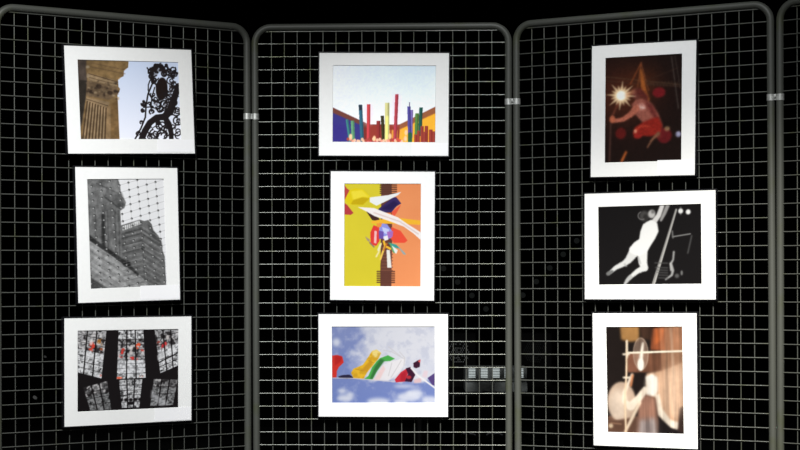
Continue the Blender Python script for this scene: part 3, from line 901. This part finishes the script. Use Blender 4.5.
def build_frame(key, u, v, ang, W, H, lean, art, gain, label, win, sticker=None, pname='photo_print'):
    """W x H: visible mat; win = (du, dv, w, h, angle) of the opening relative to the mat centre."""
    Mp = POSE[key]
    Mw = Mp @ Matrix.Translation((u, -BACKN, v)) @ Matrix.Rotation(-ang, 4, 'Y') @ Matrix.Translation((0, 0, -H / 2 - LIP)) \
        @ Matrix.Rotation(lean, 4, 'X')
    root = empty('picture_frame', Mw)
    tag(root, label, 'framed photo', 'framed photographs hung on the mesh panels')
    T = FRONT - BACKN
    z0 = LIP                                    # bottom of the visible mat in local z
    ox, oz = W / 2 + LIP, H + 2 * LIP
    # black moulding: a mitred rectangular ring with a tiny chamfer
    bm = bmesh.new()
    loops = []
    for (e, y) in ((0, 0.0), (0, -T - 0.001), (0.0012, -T - 0.0022), (LIP - 0.0006, -T - 0.0022), (LIP, -T - 0.0014), (LIP, -0.003), (LIP + 0.004, -0.003), (LIP + 0.004, 0.0)):
        loops.append([bm.verts.new(p) for p in ((-ox + e, y, e), (ox - e, y, e), (ox - e, y, oz - e), (-ox + e, y, oz - e))])
    for i in range(len(loops)):
        A, B = loops[i], loops[(i + 1) % len(loops)]
        for k in range(4):
            bm.faces.new((A[k], A[(k + 1) % 4], B[(k + 1) % 4], B[k]))
    link('frame_moulding', bm, M_FRAME, root)
    bm = bmesh.new()
    box(bm, -W / 2 + 0.0005, W / 2 - 0.0005, -0.0075, -0.0035, z0 + 0.0005, z0 + H - 0.0005)
    link('backing_board', bm, M_BACK, root)
    # mat with a bevelled window
    du, dv, ww, wh, wa = win
    ca, sa = math.cos(wa), math.sin(wa)

    def wpt(sx, sz, g, y):
        x, z = sx * (ww / 2 + g), sz * (wh / 2 + g)
        return (du + x * ca - z * sa, y, z0 + H / 2 + dv + x * sa + z * ca)
    bm = bmesh.new()
    cs = ((-1, -1), (1, -1), (1, 1), (-1, 1))
    ob = [bm.verts.new((sx * W / 2, -T + 0.0022, z0 + H / 2 + sz * H / 2)) for sx, sz in cs]
    of = [bm.verts.new((sx * W / 2, -T, z0 + H / 2 + sz * H / 2)) for sx, sz in cs]
    wf = [bm.verts.new(wpt(sx, sz, 0.0012, -T)) for sx, sz in cs]
    wb = [bm.verts.new(wpt(sx, sz, 0.0, -T + 0.0018)) for sx, sz in cs]
    wbb = [bm.verts.new(wpt(sx, sz, 0.0, -T + 0.0022)) for sx, sz in cs]
    for a, b, mi in ((ob, of, 0), (of, wf, 0), (wf, wb, 1), (wb, wbb, 0), (wbb, ob, 0)):
        for k in range(4):
            bm.faces.new((a[k], a[(k + 1) % 4], b[(k + 1) % 4], b[k])).material_index = mi
    link('mat_board', bm, [M_MAT, M_BEVEL], root)
    # the print: sheet of paper carrying the image as ink colours
    img = art()
    img = np.clip(img * np.array(gain), 0, .92)
    ny, nx, _ = img.shape
    ex = 0.0022                                   # paper runs under the mat
    sx = np.linspace(-1, 1, nx)
    sz = np.linspace(1, -1, ny)
    gx, gz = np.meshgrid(sx * (ww / 2 + ex), sz * (wh / 2 + ex))
    co = np.empty((ny * nx, 3))
    co[:, 0] = (du + gx * ca - gz * sa).ravel()
    co[:, 1] = -T + 0.0030
    co[:, 2] = (z0 + H / 2 + dv + gx * sa + gz * ca).ravel()
    idx = np.arange(ny * nx).reshape(ny, nx)
    quads = np.stack([idx[1:, :-1], idx[1:, 1:], idx[:-1, 1:], idx[:-1, :-1]], -1).reshape(-1, 4)
    me = bpy.data.meshes.new(pname)
    me.vertices.add(ny * nx)
    me.vertices.foreach_set('co', co.ravel())
    me.loops.add(quads.size)
    me.loops.foreach_set('vertex_index', quads.ravel().astype(np.int32))
    me.polygons.add(len(quads))
    me.polygons.foreach_set('loop_start', (np.arange(len(quads)) * 4).astype(np.int32))
    me.update(calc_edges=True)
    at = me.color_attributes.new('ink', 'FLOAT_COLOR', 'POINT')
    rgba = np.ones((ny * nx, 4))
    rgba[:, :3] = img.reshape(-1, 3)
    at.data.foreach_set('color', rgba.ravel())
    me.materials.append(M_PRINT)
    po = bpy.data.objects.new(pname, me)
    COL.objects.link(po)
    po.parent = root
    if sticker:
        x0, x1, za, zb = sticker                  # relative to the mat centre
        bm = bmesh.new()
        box(bm, x0, x1, -T - 0.0007, -T - 0.0001, z0 + H / 2 + za, z0 + H / 2 + zb)
        link('caption_sticker', bm, M_LABEL, root)
    for s in (-1, 1):                             # wire hooks that reach back over the mesh
        bm = bmesh.new()
        x = s * W * 0.32
        tube(bm, [(x, -0.001, oz - 0.03), (x, 0.004, oz - 0.03), (x, 0.008, oz - 0.024), (x, 0.011, oz - 0.012), (x, 0.011, oz - 0.028)], 0.0012, 6)
        link('hanging_hook', bm, M_HOOK, root)
    return root


def mk(key, u, v, a, W, H, lean, art, gain, label, wu, wv, wa, ww, wh, sticker=None):
    ca, sa = math.cos(a), math.sin(a)
    dx, dz = wu - u, wv - v
    win = (dx * ca + dz * sa, -dx * sa + dz * ca, ww, wh, wa - a)
    build_frame(key, u, v, a, W, H, lean, art, gain, label, win, sticker)


mk('L', .4787, -.2455, .0371, .4960, .3898, 0.0, art_column, (1.02,) * 3, 'framed photo of a stone column beside dark wrought ironwork against sky', .4773, -.2439, .0407, .3914, .2867, (.098, .246, -.190, -.143))
mk('L', .4681, -.7386, .0211, .3980, .4935, 0.0, art_facade, (.95,) * 3, 'framed black and white photo of old buildings seen through a beaded net', .466, -.7347, .0325, .2967, .398, (.042, .197, -.243, -.1910))
mk('L', .4692, -1.2399, -.0018, .4958, .3927, 0.0, art_glass, (1.04,) * 3, 'framed photo of dark church windows with black, white and red stained glass', .4688, -1.2383, -.0045, .3921, .293, (.100, .246, -.194, -.146))
mk('C', .4852, -.2371, -.0086, .4972, .3937, 0.0, art_poles, (1.14,) * 3, 'framed photo of colourful upright poles under a pale blue sky', .4861, -.2352, -.0103, .3936, .2923, (.108, .247, -.194, -.1475))
mk('C', .4783, -.7414, -.0089, .4000, .4950, 0.0, art_streamers, (.76,) * 3, 'framed photo of streamers on a pole against yellow and orange walls', .4785, -.7388, -.0066, .2931, .3937)
mk('C', .4798, -1.2398, -.0017, .4985, .3960, 0.0, art_flags, (.62,) * 3, 'framed photo of red, yellow and green flags blowing across a cloudy sky', .4804, -1.2378, .0007, .3951, .2929)
mk('R', .4970, -.2920, -.0165, .3980, .4897, 0.0, art_acrobat, (1.0,) * 3, 'framed photo of a crouching acrobat in red beside a starburst light', .4975, -.2891, -.0138, .2914, .3885, (.058, .197, -.243, -.188))
mk('R', .5183, -.7930, -.0029, .4985, .3950, 0.0, art_dancer, (.62,) * 3, 'framed black and white photo of a leaping dancer in white beside a pole', .5184, -.7908, .0031, .3905, .289)
mk('R', .4983, -1.2876, .0038, .3970, .4936, 0.0, art_blur, (.52,) * 3, 'framed photo of blurred pale and brown shapes with thin white bars', .4981, -1.2875, .0118, .2896, .3899)


# ------------------------------------------------------------------ things in the dark behind the panels
M_CASE = principled('black_case', (0.004, 0.004, 0.004), 0.8, 0.0, 0.1)
M_BOX = principled('grey_plastic', (0.30, 0.32, 0.31), 0.7, 0.0, 0.2, (30, (0.2, 0.21, 0.2), 0.4, 0.7))
M_SLOT_GLOW = principled('glow_slot', (0.5, 0.5, 0.5), 0.6, emis=((0.85, 0.95, 0.95), 0.55))  # emission stands in for light caught by the pale slots
M_GLOW_DISC = principled('glow_disc', (0.05, 0.05, 0.05), 0.4, emis=((0.9, 1.0, 0.95), 0.008))  # low emission added to lift the round discs out of the dark
M_GRILLE = principled('grey_grille', (0.30, 0.31, 0.31), 0.6, 0.0, 0.2)
M_GRILLE_DIMMED = principled('dimmed_grille', (0.03, 0.032, 0.03), 0.7, 0.0, 0.2)  # darkened copy of the grille tone, makes the right speaker look less lit
M_CABLE = principled('grey_cable', (0.6, 0.62, 0.65), 0.5)
M_SPECK = principled('white_speck', (0.9, 0.9, 0.88), 0.6)


def at(px, py, Y):
    """point seen at photo position (px, py) at distance Y"""
    return Vector(((px - 400) / 1590 * Y, Y, CAM_Z - (py - 281.67) / 1590 * Y))


# low black table
YB = 9.0
pA, pB = at(465, 365.5, YB), at(527, 391.5, YB)
ztop = pB.z
root = empty('low_table')
root.location = (0.54, YB + 0.25, 0)
tag(root, 'low black table in the dark, carrying the grey box and both speakers', 'table')
bm = bmesh.new()
box(bm, -.46, .46, -.3, .3, ztop - .025, ztop, 0, .004)
link('tabletop', bm, M_CASE, root)
for sx in (-1, 1):
    for sy in (-1, 1):
        bm = bmesh.new()
        tube(bm, [(sx * .43, sy * .27, 0), (sx * .43, sy * .27, ztop - .024)], [.012, .016], 12)
        link('leg', bm, M_CASE, root)

# grey box with pale slots, their brightness put in as emission
w = pB.x - pA.x
h = pA.z - ztop
root = empty('slotted_box')
root.location = ((pA.x + pB.x) / 2, YB, ztop)
tag(root, 'grey box with a row of pale slots with added glow, behind the middle panel', 'equipment box')
bm = bmesh.new()
box(bm, -w / 2, w / 2, 0, .22, 0, h * .93, 0, .006)
link('box_body', bm, M_BOX, root)
bm = bmesh.new()
box(bm, -w / 2, w / 2, -.035, -.0005, 0.0, h * .36, 0, .006)
box(bm, -w / 2 + .01, w / 2 - .01, -.012, -.0005, h * .40, h * .46)
link('front_ledge', bm, M_BOX, root)
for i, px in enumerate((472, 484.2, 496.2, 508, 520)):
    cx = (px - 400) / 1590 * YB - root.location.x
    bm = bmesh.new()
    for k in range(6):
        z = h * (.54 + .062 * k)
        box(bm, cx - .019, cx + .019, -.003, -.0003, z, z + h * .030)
    link('slot_row', bm, M_SLOT_GLOW, root)


def speaker(px, py, label, mat, keep):
    p = at(px, py, YB + .32)
    root = empty('loudspeaker')
    root.location = (p.x, p.y, ztop)
    tag(root, label, 'speaker', 'small speakers behind the panels')
    hh = p.z - ztop
    bm = bmesh.new()
    box(bm, -.105, .105, 0.003, .2, 0, hh + .11, 0, .008)
    link('cabinet', bm, M_CASE, root)
    bm = bmesh.new()
    rg = random.Random(3)
    for i in range(-6, 7):
        for j in range(-6, 7):
            x, z = i * .0125 + (j % 2) * .006, j * .0115
            if x * x + z * z < .066 ** 2 and rg.random() < keep:
                q = .0026
                box(bm, x - q, x + q, -.004, .0, hh + z - q, hh + z + q)
    lathe(bm, [(.001, .0012), (.066, .0012)], 32, 'Y', (0, 0, hh), 1)
    lathe(bm, [(.064, -.0005), (.071, -.0005), (.073, .0035), (.062, .0035)], 32, 'Y', (0, 0, hh), 1)
    link('speaker_grille', bm, [mat, M_CASE], root)


speaker(458, 352, 'round grilled speaker beside the lower right corner of the flags photo', M_GRILLE, .8)
speaker(534, 352, 'dim round speaker behind the left side of the blurred shapes photo panel', M_GRILLE_DIMMED, .95)

# rows of round discs forming a V on the back wall, faint glow added
YW = 10.985


def disc_row(a, b, n, label, skip=()):
    A, B = at(*a, YW), at(*b, YW)
    root = empty('disc_row')
    root.location = A
    tag(root, label, 'light string', 'faintly glowing round discs on the back wall')
    bm = bmesh.new()
    tube(bm, [(0, 0.008, 0), (B - A) + Vector((0, 0.008, 0))], .003, 6)
    link('cord', bm, M_CASE, root)
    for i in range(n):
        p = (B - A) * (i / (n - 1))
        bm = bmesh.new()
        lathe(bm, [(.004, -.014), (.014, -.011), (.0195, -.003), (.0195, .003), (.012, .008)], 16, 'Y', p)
        link('round_disc', bm, M_GLOW_DISC, root)


disc_row((443.5, 268.5), (486, 309), 4, 'row of round discs with faint added glow sloping down right beside the streamers photo')
disc_row((576.7, 240.7), (522.8, 295.2), 5, 'row of round discs with faint added glow sloping down left beside the dancer photo')

# cable lying on the floor behind the panels
bm = bmesh.new()
rg = random.Random(8)
pts = []
for k in range(70):
    t = k / 69
    x = .40 + .52 * t
    a = t * 6 * PI
    pts.append((x + .09 * math.cos(a), 10.2 + .26 * math.sin(a) + .1 * t, .006 + .012 * (k % 2 == 0) * 0))
tube(bm, pts, .005, 6)
tag(link('cable', bm, M_CABLE), 'grey cable lying in loops on the dark floor behind the panels', 'cable')

# two small flat pale specks on the dark wall behind the column panel
for (px, py, s, lab) in ((35, 397.5, .009, 'larger pale speck low on the dark wall, left of the stained glass photo'),
                         (45.2, 356.7, .006, 'tiny pale speck on the dark wall, higher of the two beside stained glass')):
    p = at(px, py, 10.998)
    s *= 1.5
    bm = bmesh.new()
    vs = [(-1.2, .3), (-.4, 1.1), (.5, .7), (1.2, -.2), (.6, -1.0), (-.5, -.7)]
    f0 = [bm.verts.new((p.x + a * s, 10.999, p.z + b * s)) for a, b in vs]
    f1 = [bm.verts.new((p.x + a * s, 10.996, p.z + b * s)) for a, b in vs]
    bm.faces.new(f0)
    bm.faces.new(f1)
    for i in range(6):
        bm.faces.new((f0[i], f0[(i + 1) % 6], f1[(i + 1) % 6], f1[i]))
    tag(link('pale_speck', bm, M_SPECK), lab, 'paper scrap', 'pale specks on the dark wall')
